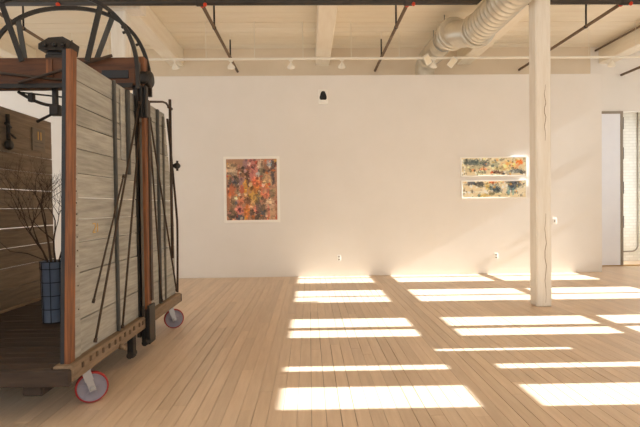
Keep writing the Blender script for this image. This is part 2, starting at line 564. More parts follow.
# doorway past the end of the partition
d = thing('sliding_door', (7.05, YB - 0.03, 0), 'tall pale blue sliding door with brown grey frame past the partition end', 'door')
MB().cbox(6.6, 7.27, YB - 0.055, YB - 0.015, 0.03, 3.56, 0.004).build('door_panel', 'door', d)
MB().box(7.27, 7.335, YB - 0.06, YB - 0.008, 0.03, 3.62).build('door_stile', 'doorframe', d)
MB().box(6.6, 7.27, YB - 0.06, YB - 0.008, 3.56, 3.62).build('door_rail', 'doorframe', d)
for z in (0.9, 1.7, 2.5, 3.2):
    MB().cbox(7.335, 7.36, YB - 0.05, YB - 0.02, z, z + 0.28, 0.004).build('dark_edge_block', 'batten_dark', d)  # added blocks standing in for dark blotches beside the door edge
struct(MB().cbox(6.4, 8.48, YB - 0.02, YB + 0.1, 0, 0.025, 0.005).build('trim_1', 'threshold'))
pts = [(8.40, YV - 0.02, 3.78), (8.40, YV - 0.02, 0.40)]
pts += [(8.40 - 0.16 * (1 - math.cos(t)), YV - 0.02, 0.40 - 0.16 * math.sin(t)) for t in [PI / 2 * k / 6 for k in range(1, 7)]]
pts += [(7.2, YV - 0.02, 0.235)]
tag(MB().tube(pts, 0.016, 8).build('conduit', 'doorframe', None, (8.4, YV, 0.2)), 'thin grey conduit bending along the white brick wall', 'conduit')

# ------------------------------------------------------------------ freight elevator car
EX0, EX1, EY0, EY1 = -3.45, -1.66, 3.36, 6.2
ZD = 0.392                                       # deck height
car = thing('freight_elevator_car', (-2.55, 4.8, 0), 'old wooden freight elevator car on red casters with iron hoops', 'elevator car')

pl = MB().cbox(EX0 + 0.1, EX1 - 0.1, EY0 + 0.02, EY1 - 0.02, 0.3, 0.342, 0.005).build('platform', 'platform', car)
MB().cbox(EX1 - 0.14, EX1, EY0, EY1, 0.285, 0.405, 0.012).build('side_sill', 'sill', pl)
MB().cbox(EX0, EX0 + 0.14, EY0, EY1, 0.285, 0.405, 0.012).build('side_sill', 'sill', pl)
MB().cbox(EX0, EX1 - 0.001, EY0 - 0.045, EY0 - 0.001, 0.275, 0.39, 0.01).build('end_board', 'platform', pl)
MB().cbox(EX0, EX1, EY1, EY1 + 0.045, 0.285, 0.39, 0.01).build('end_board', 'platform', pl)
y = EY0 + 0.004
while y < EY1 - 0.05:
    pw = random.choice((0.12, 0.135, 0.15))
    y1 = min(y + pw, EY1)
    z = ZD + random.uniform(-0.005, 0.001)
    MB().cbox(EX0 + 0.145, EX1 - 0.145, y + 0.004, y1 - 0.004, z - 0.045, z, 0.005).build('plank', 'platform', pl)
    y += pw
for xx in (-3.2, -2.72, -1.95):
    MB().cbox(xx - 0.07, xx + 0.07, EY0 + 0.02, EY1 - 0.02, 0.19, 0.34, 0.01).build('joist', 'platform', pl)
bolt = MB().cbox(-0.004, 0.012, -0.014, 0.014, -0.02, 0.02, 0.004).mesh('bolt', M['sill_dark'])
for k in range(12):
    child_mesh('bolt', bolt, pl, (EX1 - 0.003, EY0 + 0.15 + k * 0.115 + random.uniform(-0.015, 0.015), 0.37 + random.uniform(-0.008, 0.006)))
MB().tube([(EX1 - 0.01, 4.2, 0.3), (EX1 + 0.05, 4.2, 0.285)], 0.022, 8).build('peg', 'sill', pl)

# side walls, board by board
def rear_end(z):
    return 6.17 if z < 1.3 else 6.17 - (z - 1.3) * 0.255
def side_wall(xi, xo, gaps, out, mat, y0, label, rear_end=rear_end):
    s = 1 if out > 0 else -1
    base = MB().cbox(min(xi, xo), max(xi, xo), y0, rear_end(0.5), 0.405, gaps[0] - 0.004, 0.004).build('side_wall', mat, car)
    if label: base['label'] = label
    for k, (z0, z1) in enumerate(zip(gaps, gaps[1:])):
        g0, g1 = random.uniform(0.002, 0.006), random.uniform(0.002, 0.006)
        m = MB()
        ye0, ye1 = rear_end(z0), rear_end(z1)
        xa, xb = min(xi, xo) + random.uniform(0, 0.004), max(xi, xo) - random.uniform(0, 0.004)
        tilt = random.uniform(-0.006, 0.006)
        q = [(y0, z0 + g0), (ye0, z0 + g0 + tilt), (ye1, z1 - g1 + tilt * 0.4), (y0, z1 - g1)]
        m.add([(xa, *p) for p in q] + [(xb, *p) for p in q], [(0, 1, 2, 3), (7, 6, 5, 4), (0, 4, 5, 1), (1, 5, 6, 2), (2, 6, 7, 3), (3, 7, 4, 0)])
        m.build('board', mat, base)
    return base
gr = [0.67, 1.02, 1.25, 1.42, 1.585, 1.765, 1.95, 2.13, 2.275, 2.46, 2.63]
XW0, XW1 = -1.765, -1.725
sw = side_wall(XW0, XW1, gr, 1, 'grey_board', 3.52, 'weathered grey plank side wall')
gl = [0.62, 0.85, 1.07, 1.29, 1.51, 1.73, 1.95, 2.15, 2.36, 2.64]
sl = side_wall(-3.40, -3.36, gl, -1, 'shaded_board', 3.45, 'plank side wall in shaded brown', lambda z: 6.38)

def batten(y, z0, z1, wd, mat, parent, t=0.045):
    MB().cbox(XW1, XW1 + t, y - wd / 2, y + wd / 2, z0, z1, 0.006).build('batten', mat, parent)
batten(3.565, 0.405, 2.62, 0.09, 'grey_board', sw, 0.012)
batten(4.31, 0.405, 2.635, 0.035, 'batten_dark', sw, 0.026)
batten(4.62, 1.82, 2.625, 0.045, 'batten_dark', sw, 0.03)
batten(4.50, 1.95, 2.60, 0.09, 'grey_board', sw, 0.015)
batten(5.52, 0.405, 2.62, 0.04, 'batten_dark', sw, 0.03)
batten(5.74, 0.405, 2.58, 0.03, 'batten', sw, 0.02)
batten(5.17, 0.405, 2.60, 0.07, 'grey_board', sw, 0.015)
nail = MB().lathe((0, 0, 0), (1, 0, 0), [(0.006, 0), (0.006, 0.004)], 6).mesh('nail', M['iron_brown'])
for k in range(len(gr) - 1):
    for f in (0.25, 0.75):
        child_mesh('nail', nail, sw, (XW1 + 0.012, 3.575, gr[k] + (gr[k + 1] - gr[k]) * f))
# faded painted digits on the boards
dg = MB()
for a, b in (((0, .07), (.045, .07)), ((.045, .07), (.045, .035)), ((.045, .035), (0, 0)), ((0, 0), (.05, 0)), ((.085, .07), (.085, 0))):
    dg.bar((XW1 + 0.003, 3.86 + a[0], 1.31 + a[1]), (XW1 + 0.003, 3.86 + b[0], 1.31 + b[1]), 0.009, 0.003, (0, 1, 0.4))
dg.build('painted_number', 'ochre', sw)
# bowed strap on the rear edge
strap = [(XW1 + 0.02, rear_end(z) + 0.03 + 0.05 * max(0, math.sin((z - 0.4) / 2.3 * PI)), z) for z in [0.41 + k * 0.155 for k in range(15)]]
MB().ribbon(strap, 0.025, 0.012, (1, 0, 0)).build('bowed_strap', 'iron_brown', sw)

# corner posts
def corner_post(x0, x1, y0, y1, z1):
    p = MB().cbox(x0, x1, y0, y1, 0.39, z1, 0.01).build('corner_post', 'red_wood', car)
    return p
cp = MB().bar((-1.722, 3.448, 0.39), (-1.664, 3.448, 2.62), 0.038, 0.075, (1, 0, 0)).build('corner_post', 'red_wood', car)
MB().bar((-1.754, 3.448, 0.39), (-1.696, 3.448, 2.615), 0.026, 0.08, (1, 0, 0)).build('edge_strip', 'black_strip', cp)
corner_post(-3.42, -3.33, 3.38, 3.45, 2.62)

# middle stiles, crosshead and guide shoes
YS = 4.92
def stile(xc, s):
    p = MB().cbox(xc - 0.045, xc + 0.02, YS - 0.05, YS + 0.06, 0.12, 3.02, 0.008).build('stile', 'red_wood', car)
    MB().box(xc - 0.085, xc - 0.05, YS - 0.08, YS + 0.02, 0.2, 3.0).build('steel_channel', 'iron', p)
    MB().box(xc - 0.03, xc - 0.012, YS - 0.075, YS - 0.055, 0.3, 2.95).build('steel_bar', 'batten', p)
    MB().box(xc + 0.02, xc + 0.034, YS + 0.02, YS + 0.08, 0.55, 2.6).build('steel_bar', 'iron_brown', p)
    sh = MB().cbox(xc - 0.04, xc + 0.05, YS - 0.10, YS - 0.05, 2.40, 2.70, 0.006)
    for k in range(3):
        sh.cbox(xc - 0.04 + k * 0.04, xc - 0.018 + k * 0.04, YS - 0.13, YS - 0.06, 2.40, 2.71, 0.006)
    sh.build('guide_shoe', 'iron', p)
    lo = MB().cbox(xc - 0.03, xc + 0.03, YS - 0.07, YS + 0.08, 0.16, 0.48, 0.006)
    for k in range(2):
        lo.cbox(xc - 0.04 + k * 0.06, xc - 0.015 + k * 0.06, YS - 0.085, YS + 0.09, 0.13, 0.52, 0.006)
    lo.tube([(xc + 0.01, YS - 0.15, 0.16), (xc + 0.01, YS + 0.11, 0.16)], 0.03, 10)
    lo.build('guide_shoe', 'iron', p)
    MB().lathe((xc + 0.02, YS, 2.80), (1, 0, 0), [(0.03, 0), (0.075, 0.005), (0.085, 0.02), (0.085, 0.05), (0.07, 0.065), (0.03, 0.07)], 16).build('guide_roller', 'iron', p)
    MB().lathe((xc + 0.02, YS - 0.06, 2.80), (0, -1, 0), [(0.06, 0), (0.06, 0.03), (0.03, 0.035)], 14).build('guide_roller', 'iron', p)
    return p
stile(-1.655, 1)
stile(-3.49, -1)
MB().cbox(-1.76, -1.70, 4.62, 4.70, 0.06, 0.38, 0.006).tube([(-1.73, 4.6, 0.09), (-1.73, 4.72, 0.09)], 0.032, 10).build('hanging_shoe', 'iron', car)
ch = MB().cbox(-3.44, -1.70, 4.80, 5.04, 2.72, 2.99, 0.01).build('crosshead', 'beam_wood', car)
MB().cbox(-2.02, -1.76, 4.783, 4.80, 2.78, 2.86, 0.003).build('bolted_plate', 'black_strip', ch)
MB().cbox(-3.44, -1.72, 4.785, 4.80, 2.69, 2.735, 0.003).build('bottom_flat', 'iron', ch)
MB().cbox(-2.56, -2.50, 4.785, 4.80, 2.76, 2.97, 0.003).build('cleat', 'red_wood', ch)
MB().tube([(-3.06, 4.765, 2.84), (-2.40, 4.765, 2.76)], 0.014, 8).build('brace_rod', 'iron_brown', ch)
MB().tube([(-2.80, 4.745, 2.73), (-1.9, 4.745, 2.99)], 0.016, 8).build('brace_rod', 'iron_brown', ch)
# hitch casting on top of the crosshead
hb = MB()
hb.cbox(-2.60, -2.40, 4.84, 5.0, 2.985, 3.04, 0.01)
hb.lathe((-2.60, 4.92, 3.06), (1, 0, 0), [(0.03, 0), (0.05, 0.02), (0.05, 0.2), (0.03, 0.22)], 12)
hb.build('hitch_base', 'iron', ch)
hc = MB()
hc.add([(-2.65, 4.82, 3.08), (-2.36, 4.82, 3.06), (-2.33, 4.84, 3.16), (-2.42, 4.84, 3.21), (-2.56, 4.84, 3.20), (-2.66, 4.84, 3.14),
        (-2.65, 5.02, 3.08), (-2.36, 5.02, 3.06), (-2.33, 5.0, 3.16), (-2.42, 5.0, 3.21), (-2.56, 5.0, 3.20), (-2.66, 5.0, 3.14)],
       [(5, 4, 3, 2, 1, 0), (6, 7, 8, 9, 10, 11)] + [(k, (k + 1) % 6, 6 + (k + 1) % 6, 6 + k) for k in range(6)])
hc.tube([(-2.385, 4.9, 3.1), (-2.385, 4.9, 3.0)], 0.018, 8)
for xx in (-2.58, -2.49, -2.41):
    hc.lathe((xx, 4.825, 3.12), (0, -1, 0), [(0.02, 0), (0.02, 0.02), (0.01, 0.025)], 8)
hc.build('hitch_casting', 'iron', ch)
# gate gear hanging under the crosshead
gg = MB().cbox(-2.56, -2.52, 4.88, 4.94, 2.50, 2.73, 0.004).cbox(-2.585, -2.495, 4.87, 4.95, 2.44, 2.55, 0.006)
gg.build('hanger_bracket', 'iron', ch)
MB().tube([(-2.90 + 0.36 * t, 4.9, 2.68 - 0.14 * math.sin(t * PI / 2)) for t in [k / 8 for k in range(9)]], 0.016, 8).build('curved_rod', 'iron', ch)
MB().tube([(-2.90, 4.92, 2.68), (-2.40, 4.92, 2.62)], 0.009, 6).build('link_rod', 'iron', ch)
MB().tube([(-2.54, 4.9, 2.47), (-2.72, 4.9, 2.38)], [0.012, 0.016], 8).build('lever', 'iron', ch)
MB().cbox(-2.80, -2.75, 4.88, 4.94, 2.58, 2.67, 0.006).build('counterweight', 'iron', ch)

# iron hoops with spokes
HX, HR, HZ = -2.49, 0.845, 2.74
def hoop(y, spokes, xs):
    e = 2.0 / 2.4
    sg = lambda v: math.copysign(abs(v) ** e, v)
    pts = [(HX + HR * sg(math.cos(t)), y, HZ + HR * sg(math.sin(t))) for t in [PI * k / 48 for k in range(49)]]
    pts = [(pts[0][0], y, 2.66)] + pts + [(pts[-1][0], y, 2.66)]
    h = MB().ribbon(pts, 0.03, 0.036, (0, 1, 0)).build('hoop', 'iron', car)
    for (xt, xb) in spokes:
        zt = HZ + HR * (1 - (abs(xt - HX) / HR) ** 2.4) ** (1 / 2.4)
        MB().bar((xb, y, 2.93), (xt, y, zt), 0.05, 0.016, (1, 0, 0)).build('spoke', xs, h)
    for k in (9, 14):
        p = Vector(pts[k]); q = Vector((HX, y, HZ + 0.2)) - p
        MB().lathe(p, q, [(0.014, 0.01), (0.014, 0.045)], 8).build('bolt', 'iron', h)
hoop(4.72, ((-2.94, -2.75), (-1.99, -2.13)), 'iron')
hoop(5.075, ((-2.99, -2.91), (-2.02, -2.24)), 'batten_dark')

# truss rods on the outside of the right wall
def rod(p, q, r=0.011, mat='iron_brown'):
    X = XW1 + 0.065
    m = MB().tube([(X, p[0], p[1]), (X, q[0], q[1])], r, 8)
    for a, b in ((p, q), (q, p)):
        m.lathe((X, a[0], a[1]), (0, b[0] - a[0], b[1] - a[1]), [(r * 1.5, 0), (r * 1.5, 0.03)], 8)
    m.build('truss_rod', mat, car)
def yz(px, py, X=XW1 + 0.065):
    d = CR * ((px - 320) / F_PX) + CU * ((213.5 - py) / F_PX) + CF
    t = X / d.x
    return (t * d.y, EYE + t * d.z)
rod((4.80, 2.55), (3.72, 0.47), 0.010)
rod((4.36, 1.80), (3.70, 0.78), 0.008)
rod((4.80, 2.35), (4.26, 0.44), 0.010)
rod((5.08, 2.35), (5.40, 0.45), 0.010)
rod((5.10, 2.45), (6.0, 0.46), 0.010)
vr = MB().tube([(-1.63, 5.74, 0.9), (-1.63, 5.74, 2.78)], 0.017, 8)
vr.tube([(-1.63, 5.68, 2.68), (-1.63, 5.80, 2.68)], 0.018, 8)
vr.build('gate_rod', 'iron_brown', car)
MB().tube([(-1.63, 5.72, 2.68), (-1.63, 5.58, 2.705), (-1.63, 5.45, 2.69), (-1.63, 5.03, 2.60)], 0.012, 8).build('bracket_arm', 'iron_brown', car)
kb = MB().lathe((-1.62, 5.76, 2.0), (1, 0.6, 0), [(0.012, 0), (0.03, 0.03), (0.042, 0.05), (0.03, 0.08), (0.012, 0.095)], 10)
kb.tube([(-1.57, 5.79, 1.94), (-1.57, 5.79, 2.06)], 0.014, 8)
kb.build('latch_knob', 'iron', car)

# casters
def caster(x, y, yaw):
    """axle points along yaw, wheel contact at (x, y)"""
    a = Vector((math.cos(yaw), math.sin(yaw), 0))
    t = Vector((-math.sin(yaw), math.cos(yaw), 0))
    c = Vector((x, y, 0.120))
    top = c - t * 0.045 + Vector((0, 0, 0.155))
    br = MB()
    for s in (-1, 1):
        p, q = top + a * s * 0.036 - Vector((0, 0, 0.005)), c + a * s * 0.040
        br.bar(p, p + (q - p) * 0.6, 0.062, 0.006, t)
        br.bar(p + (q - p) * 0.6, q + (q - p) * 0.14, 0.05, 0.006, t)
        br.lathe(q + a * s * 0.002, a * s, [(0.02, 0), (0.02, 0.008), (0.012, 0.012)], 10)
    br.bar(top - a * 0.045, top + a * 0.045, 0.08, 0.014, t)
    br.lathe(top, (0, 0, 1), [(0.035, 0), (0.03, 0.012)], 12)
    b = br.build('caster', 'steel', car)
    w = MB().lathe(c - a * 0.022, a, [(0.018, -0.006), (0.03, -0.004), (0.032, 0.004), (0.098, 0.006), (0.106, 0.0), (0.106, 0.044), (0.098, 0.038), (0.032, 0.04), (0.03, 0.048), (0.018, 0.05)], 28)
    for k in range(5):
        an = 2 * PI * k / 5 + 0.3
        dr = t * math.cos(an) + Vector((0, 0, 1)) * math.sin(an)
        w.bar(c + dr * 0.025, c + dr * 0.1, 0.012, 0.042, a.cross(dr))
    w.build('wheel', 'wheel', b)
    MB().lathe(c - a * 0.023, a, [(0.1065, 0), (0.117, 0.003), (0.120, 0.010), (0.120, 0.036), (0.117, 0.043), (0.1065, 0.046), (0.1065, 0)], 32, False).build('tire', 'tire', b)
caster(-1.70, 3.74, R(-62))
caster(-1.70, 6.0, R(-66))
caster(-3.30, 3.74, R(-10))
caster(-3.30, 6.0, R(10))

# tin sign and hand lever inside the far wall of the car
sg = MB().cbox(-3.36, -3.345, 5.92, 6.20, 2.22, 2.50, 0.003).build('sign_plate', 'tin', car)
for yy in (6.03, 6.09):
    MB().box(-3.346, -3.342, yy, yy + 0.022, 2.36, 2.46).build('painted_bar', 'ochre', sg)
for z in (2.32, 2.27):
    MB().box(-3.346, -3.343, 5.96, 6.16, z, z + 0.012).build('print_line', 'batten', sg)
lv = MB().tube([(-3.33, 5.42, 2.56), (-3.33, 5.43, 2.22)], 0.022, 8)
lv.lathe((-3.35, 5.43, 2.22), (1, 0, 0), [(0.05, 0), (0.06, 0.02), (0.05, 0.05), (0.02, 0.06)], 12)
lv.tube([(-3.32, 5.40, 2.36), (-3.32, 5.54, 2.31)], 0.012, 6)
lv.tube([(-3.32, 5.36, 2.45), (-3.32, 5.46, 2.42)], 0.016, 6)
lv.build('hand_lever', 'iron', car)

# ------------------------------------------------------------------ vase and twigs on the car's deck
VX, VY = -2.515, 4.75
v = thing('wire_vase', (VX, VY, ZD), 'tall blue grey vase in a dark wire cage on the car deck', 'vase')
MB().lathe((VX, VY, ZD), (0, 0, 1), [(0.092, 0.012), (0.095, 0.02), (0.104, 0.585), (0.108, 0.59), (0.108, 0.60), (0.098, 0.60), (0.094, 0.3), (0.09, 0.1)], 28).build('vase_body', 'vase', v)
for k in range(8):
    an = 2 * PI * k / 8 + 0.25
    MB().tube([(VX + r * math.cos(an), VY + r * math.sin(an), ZD + z) for r, z in ((0.1, 0.003), (0.102, 0.02), (0.114, 0.6))], 0.0035, 6).build('cage_wire', 'wire', v)
for z in (0.012, 0.14, 0.27, 0.40, 0.53, 0.60):
    r = 0.101 + 0.013 * z / 0.6
    MB().tube([(VX + r * math.cos(2 * PI * k / 24), VY + r * math.sin(2 * PI * k / 24), ZD + z) for k in range(25)], 0.004, 6, False).build('cage_ring', 'wire', v)
rb = random.Random(11)
bt = MB()
def grow(p, d, L, r, depth):
    n = 4
    pts = [p]
    for k in range(n):
        d = (d + Vector((rb.uniform(-1, 1), rb.uniform(-1, 1), rb.uniform(-0.6, 0.8))) * 0.16).normalized()
        p = p + d * L / n
        pts.append(p)
    bt.tube(pts, [r * (1 - 0.45 * k / n) for k in range(n + 1)], 5 if depth > 1 else 4, False)
    if depth == 0: return
    for k in range(3 if depth > 2 else rb.choice((2, 3, 3))):
        q = pts[rb.choice((2, 3, 4))] if k else pts[-1]
        side = Vector((rb.uniform(-1, 1), rb.uniform(-0.8, 0.8), rb.uniform(-0.1, 0.9))).normalized()
        grow(q, (d * 0.75 + side * 0.75).normalized(), L * rb.uniform(0.6, 0.8), r * 0.55, depth - 1)
tb = Vector((VX, VY, ZD + 0.05))
for (dx, dy, dz, L, r, dep) in ((-0.06, 0.0, 1, 1.05, 0.013, 5), (0.05, 0.05, 1, 1.0, 0.011, 5), (-0.22, 0.1, 1, 1.0, 0.009, 5), (0.18, 0.05, 1, 0.9, 0.009, 4), (-0.12, -0.1, 1, 1.1, 0.010, 5)):
    p0 = tb + Vector((dx * 0.1, dy * 0.1, 0))
    p1 = Vector((VX + dx * 0.3, VY + dy * 0.3, ZD + 0.60))
    bt.tube([p0, p1], [r, r], 5, False)
    grow(p1, Vector((dx * 2.0, dy * 1.2, dz)).normalized(), L * 0.40, r, dep - 1)
p1 = Vector((VX - 0.05, VY, ZD + 0.6))
bt.tube([tb, p1, p1 + Vector((-0.2, 0, 0.08)), p1 + Vector((-0.36, 0, 0.10)), p1 + Vector((-0.46, 0, 0.2))], [0.007, 0.007, 0.006, 0.004, 0.002], 5, False)
tag(bt.build('dry_branch', 'twig', None, (VX, VY, ZD + 0.05)), 'bare dry twiggy branch standing in the blue grey vase', 'branch')

# ------------------------------------------------------------------ paintings
def canvas(name, x0, x1, z0, z1, fw, label, nx, nz, dabs, base, seed, small, palette):
    t = thing(name, ((x0 + x1) / 2, YP, z0), label, 'painting')
    f = MB()
    for a in ((x0, x0 + fw, z0, z1), (x1 - fw, x1, z0, z1), (x0 + fw, x1 - fw, z0, z0 + fw), (x0 + fw, x1 - fw, z1 - fw, z1)):
        f.cbox(a[0], a[1], YP - 0.045, YP - 0.002, a[2], a[3], 0.004)
    f.build('frame', 'frame', t)
    rg = random.Random(seed)
    cx0, cx1, cz0, cz1 = x0 + fw, x1 - fw, z0 + fw, z1 - fw
    W, Hh = nx, nz
    img = [[list(base(i / W, j / Hh)) for i in range(W)] for j in range(Hh)]
    def dab(u, v, ru, rv, col, alpha, rag=0.5):
        i0, i1 = int((u - ru * 1.5) * W), int((u + ru * 1.5) * W) + 1
        j0, j1 = int((v - rv * 1.5) * Hh), int((v + rv * 1.5) * Hh) + 1
        for j in range(max(0, j0), min(Hh, j1)):
            for i in range(max(0, i0), min(W, i1)):
                q = (((i + .5) / W - u) / ru) ** 2 + (((j + .5) / Hh - v) / rv) ** 2
                if q < 1 + rg.uniform(-rag, rag):
                    al = alpha * rg.uniform(0.55, 1)
                    for c in range(3):
                        img[j][i][c] += (col[c] - img[j][i][c]) * al
    for dd in dabs:
        dab(*dd)
    for _ in range(small):
        u, v = rg.random(), rg.random()
        i, j = int(u * W), int(v * Hh)
        c = img[j][i]
        k = rg.random()
        if k < 0.68:
            s = rg.choice((0.55, 0.75, 1.25, 1.45))
            c2 = [min(255, x * s) for x in c]
        elif k < 0.88:
            c2 = palette[rg.randrange(len(palette))]
        else:
            c2 = img[rg.randrange(Hh)][rg.randrange(W)][:]
        dab(u, v, rg.uniform(0.8, 2.6) / W, rg.uniform(0.8, 3.2) / Hh, c2, 0.75)
    me = bpy.data.meshes.new('canvas')
    org = ORIGIN[t]
    vs = [(cx0 + (cx1 - cx0) * i / W - org.x, YP - 0.036 - org.y, cz1 - (cz1 - cz0) * j / Hh - org.z) for j in range(Hh + 1) for i in range(W + 1)]
    fs = [(j * (W + 1) + i, (j + 1) * (W + 1) + i, (j + 1) * (W + 1) + i + 1, j * (W + 1) + i + 1) for j in range(Hh) for i in range(W)]
    nb = len(vs)                                   # back and sides, so the canvas has depth
    ring = [0, W, Hh * (W + 1) + W, Hh * (W + 1)]
    vs += [(vs[r][0], YP - 0.004 - org.y, vs[r][2]) for r in ring]
    fs += [(ring[k], ring[(k + 1) % 4], nb + (k + 1) % 4, nb + k) for k in range(4)] + [(nb, nb + 1, nb + 2, nb + 3)]
    me.from_pydata(vs, [], fs)
    ca = me.color_attributes.new('paint', 'FLOAT_COLOR', 'CORNER')
    data = []
    for p in me.polygons:
        col = lin([min(255, c * 1.1) for c in img[p.index // W][p.index % W]]) if p.index < W * Hh else (0.6, 0.55, 0.5)
        data += [*col, 1.0] * len(p.vertices)
    ca.data.foreach_set('color', data)
    me.materials.append(M['paint'])
    o = bpy.data.objects.new('canvas', me)
    COL.objects.link(o)
    o.parent = t
    return t

def base1(u, v):
    return (168, 128, 104) if v < 0.5 else (176, 128, 98)
PINK, RED, ORG, YEL, DRK, GRN, CRM, BLU, PUR, BRN = (206, 132, 120), (190, 66, 44), (214, 112, 48), (216, 164, 60), (52, 44, 42), (112, 112, 84), (222, 200, 170), (64, 74, 96), (146, 112, 128), (124, 84, 56)
d1 = [(.2, .06, .22, .07, (160, 122, 92), .9), (.1, .15, .1, .08, (196, 168, 128), .8), (.15, .10, .06, .03, DRK, .5), (.38, .1, .05, .12, PUR, .8), (.5, .15, .09, .2, (196, 112, 108), .85), (.58, .2, .05, .16, PINK, .8),
      (.25, .2, .07, .06, (92, 62, 44), .8), (.12, .22, .12, .06, CRM, .7), (.36, .18, .05, .07, (84, 70, 62), .7), (.34, .25, .06, .05, BRN, .8), (.42, .3, .04, .16, (70, 48, 34), .9), (.15, .36, .12, .09, (72, 66, 60), .9), (.16, .38, .05, .04, BLU, .6),
      (.3, .38, .06, .08, PUR, .7), (.38, .48, .04, .14, (208, 150, 48), .85), (.6, .38, .12, .1, (196, 86, 54), .85), (.62, .36, .05, .05, (226, 140, 90), .7), (.62, .25, .05, .04, (190, 204, 206), .8), (.68, .1, .07, .08, CRM, .8), (.78, .14, .09, .1, (126, 88, 66), .8), (.7, .2, .06, .06, GRN, .7),
      (.86, .08, .06, .05, (160, 190, 214), .8), (.92, .16, .04, .14, (58, 58, 58), .8), (.9, .34, .05, .1, (70, 66, 72), .8), (.8, .36, .1, .12, (214, 172, 122), .8), (.82, .45, .05, .05, (226, 128, 48), .7), (.7, .3, .07, .06, (92, 84, 70), .6),
      (.1, .52, .1, .1, (190, 96, 58), .8), (.22, .56, .06, .08, (150, 132, 102), .7), (.3, .5, .06, .06, RED, .6), (.48, .52, .05, .14, (198, 140, 60), .85), (.6, .5, .09, .07, (200, 120, 50), .8), (.58, .62, .14, .09, (206, 164, 76), .85), (.76, .56, .1, .1, (206, 110, 84), .8), (.9, .56, .06, .08, (98, 104, 76), .7),
      (.05, .72, .06, .12, (158, 106, 74), .8), (.15, .7, .08, .1, (122, 112, 88), .7), (.28, .68, .07, .07, (222, 128, 94), .85), (.42, .68, .08, .06, (96, 62, 40), .8), (.52, .72, .05, .05, (232, 190, 120), .7), (.25, .84, .09, .08, (214, 126, 118), .9), (.25, .84, .03, .03, (150, 42, 46), .9), (.1, .9, .1, .08, (66, 60, 50), .8), (.26, .96, .1, .05, (40, 58, 84), .85),
      (.4, .86, .06, .12, (206, 112, 42), .85), (.5, .88, .05, .06, (40, 34, 32), .85), (.58, .82, .04, .06, (226, 128, 110), .8), (.63, .78, .05, .2, (74, 72, 70), .8), (.72, .84, .06, .12, (84, 78, 66), .8), (.77, .9, .05, .08, (44, 50, 62), .8), (.6, .96, .12, .05, (58, 50, 42), .8), (.86, .74, .1, .1, (204, 180, 152), .8), (.88, .9, .1, .1, (206, 170, 134), .8), (.82, .88, .03, .12, (214, 110, 96), .8), (.7, .68, .05, .05, (176, 138, 116), .7)]
pal1 = [RED, ORG, YEL, DRK, CRM, PINK, BLU, (240, 226, 206), (98, 42, 34)]
canvas('abstract_painting', -1.79, -0.615, 1.165, 2.56, 0.055, 'upright abstract painting with dense red, pink and ochre dabs in white frame', 72, 88, d1, base1, 3, 330, pal1)

def base2(u, v):
    return (222, 208, 174)
NV, TL = (44, 54, 66), (70, 98, 104)
d2 = [(.12, .2, .1, .16, (98, 112, 110), .8), (.2, .3, .14, .16, (64, 82, 88), .8), (.3, .2, .12, .14, (66, 86, 84), .7), (.38, .36, .06, .14, (46, 58, 74), .8), (.22, .55, .14, .12, (142, 146, 116), .6), (.1, .65, .1, .15, (196, 186, 148), .7), (.18, .7, .04, .08, (226, 150, 88), .8), (.33, .65, .06, .07, (222, 112, 76), .8), (.3, .84, .08, .1, (110, 122, 100), .7),
      (.5, .3, .1, .22, (206, 206, 176), .8), (.52, .38, .05, .12, (150, 156, 130), .7), (.56, .82, .09, .1, (70, 40, 34), .9), (.47, .84, .03, .07, (214, 82, 40), .9), (.6, .6, .1, .12, (168, 156, 96), .7), (.72, .4, .1, .25, (232, 190, 120), .75), (.75, .35, .06, .14, (228, 164, 84), .7), (.9, .24, .055, .2, (238, 106, 22), .95), (.84, .52, .05, .14, (232, 158, 90), .7), (.85, .76, .1, .12, (64, 78, 94), .8), (.95, .85, .05, .1, (52, 62, 78), .7), (.75, .84, .1, .1, (158, 160, 150), .7)]
pal2 = [NV, TL, (232, 220, 190), (226, 160, 60), (246, 236, 214), (120, 130, 112), (200, 170, 90)]
canvas('abstract_painting', 3.235, 4.665, 2.08, 2.505, 0.028, 'long narrow abstract painting with bright orange spot, hung above its twin', 110, 32, d2, base2, 5, 190, pal2)
d3 = [(.14, .1, .07, .12, (44, 58, 84), .9), (.07, .18, .06, .06, (120, 116, 104), .7), (.27, .16, .08, .16, (54, 58, 62), .85), (.3, .3, .06, .1, (84, 88, 80), .7), (.36, .5, .05, .2, (236, 230, 214), .8), (.38, .62, .04, .12, (250, 246, 236), .9), (.4, .3, .04, .3, (204, 176, 84), .7), (.47, .06, .06, .07, (226, 110, 44), .9), (.6, .05, .08, .05, (222, 160, 84), .8), (.5, .4, .09, .22, (70, 100, 116), .85), (.55, .55, .08, .18, (48, 62, 72), .85), (.46, .75, .05, .14, (84, 84, 58), .8),
      (.34, .88, .1, .08, (196, 164, 82), .8), (.2, .66, .2, .03, (252, 248, 240), .8), (.68, .5, .08, .3, (228, 218, 196), .8), (.8, .05, .14, .06, (40, 44, 56), .9), (.82, .22, .1, .2, (38, 48, 66), .9), (.78, .42, .08, .16, (46, 66, 86), .85), (.73, .6, .025, .3, (76, 140, 156), .8), (.8, .65, .02, .25, (98, 160, 170), .7), (.9, .3, .07, .14, (96, 104, 104), .7), (.92, .6, .08, .3, (226, 222, 204), .8), (.6, .85, .14, .1, (206, 190, 140), .6)]
canvas('abstract_painting', 3.25, 4.66, 1.61, 2.005, 0.028, 'long narrow abstract painting with dark blue blots, hung below its twin', 110, 32, d3, base2, 9, 150, pal2)

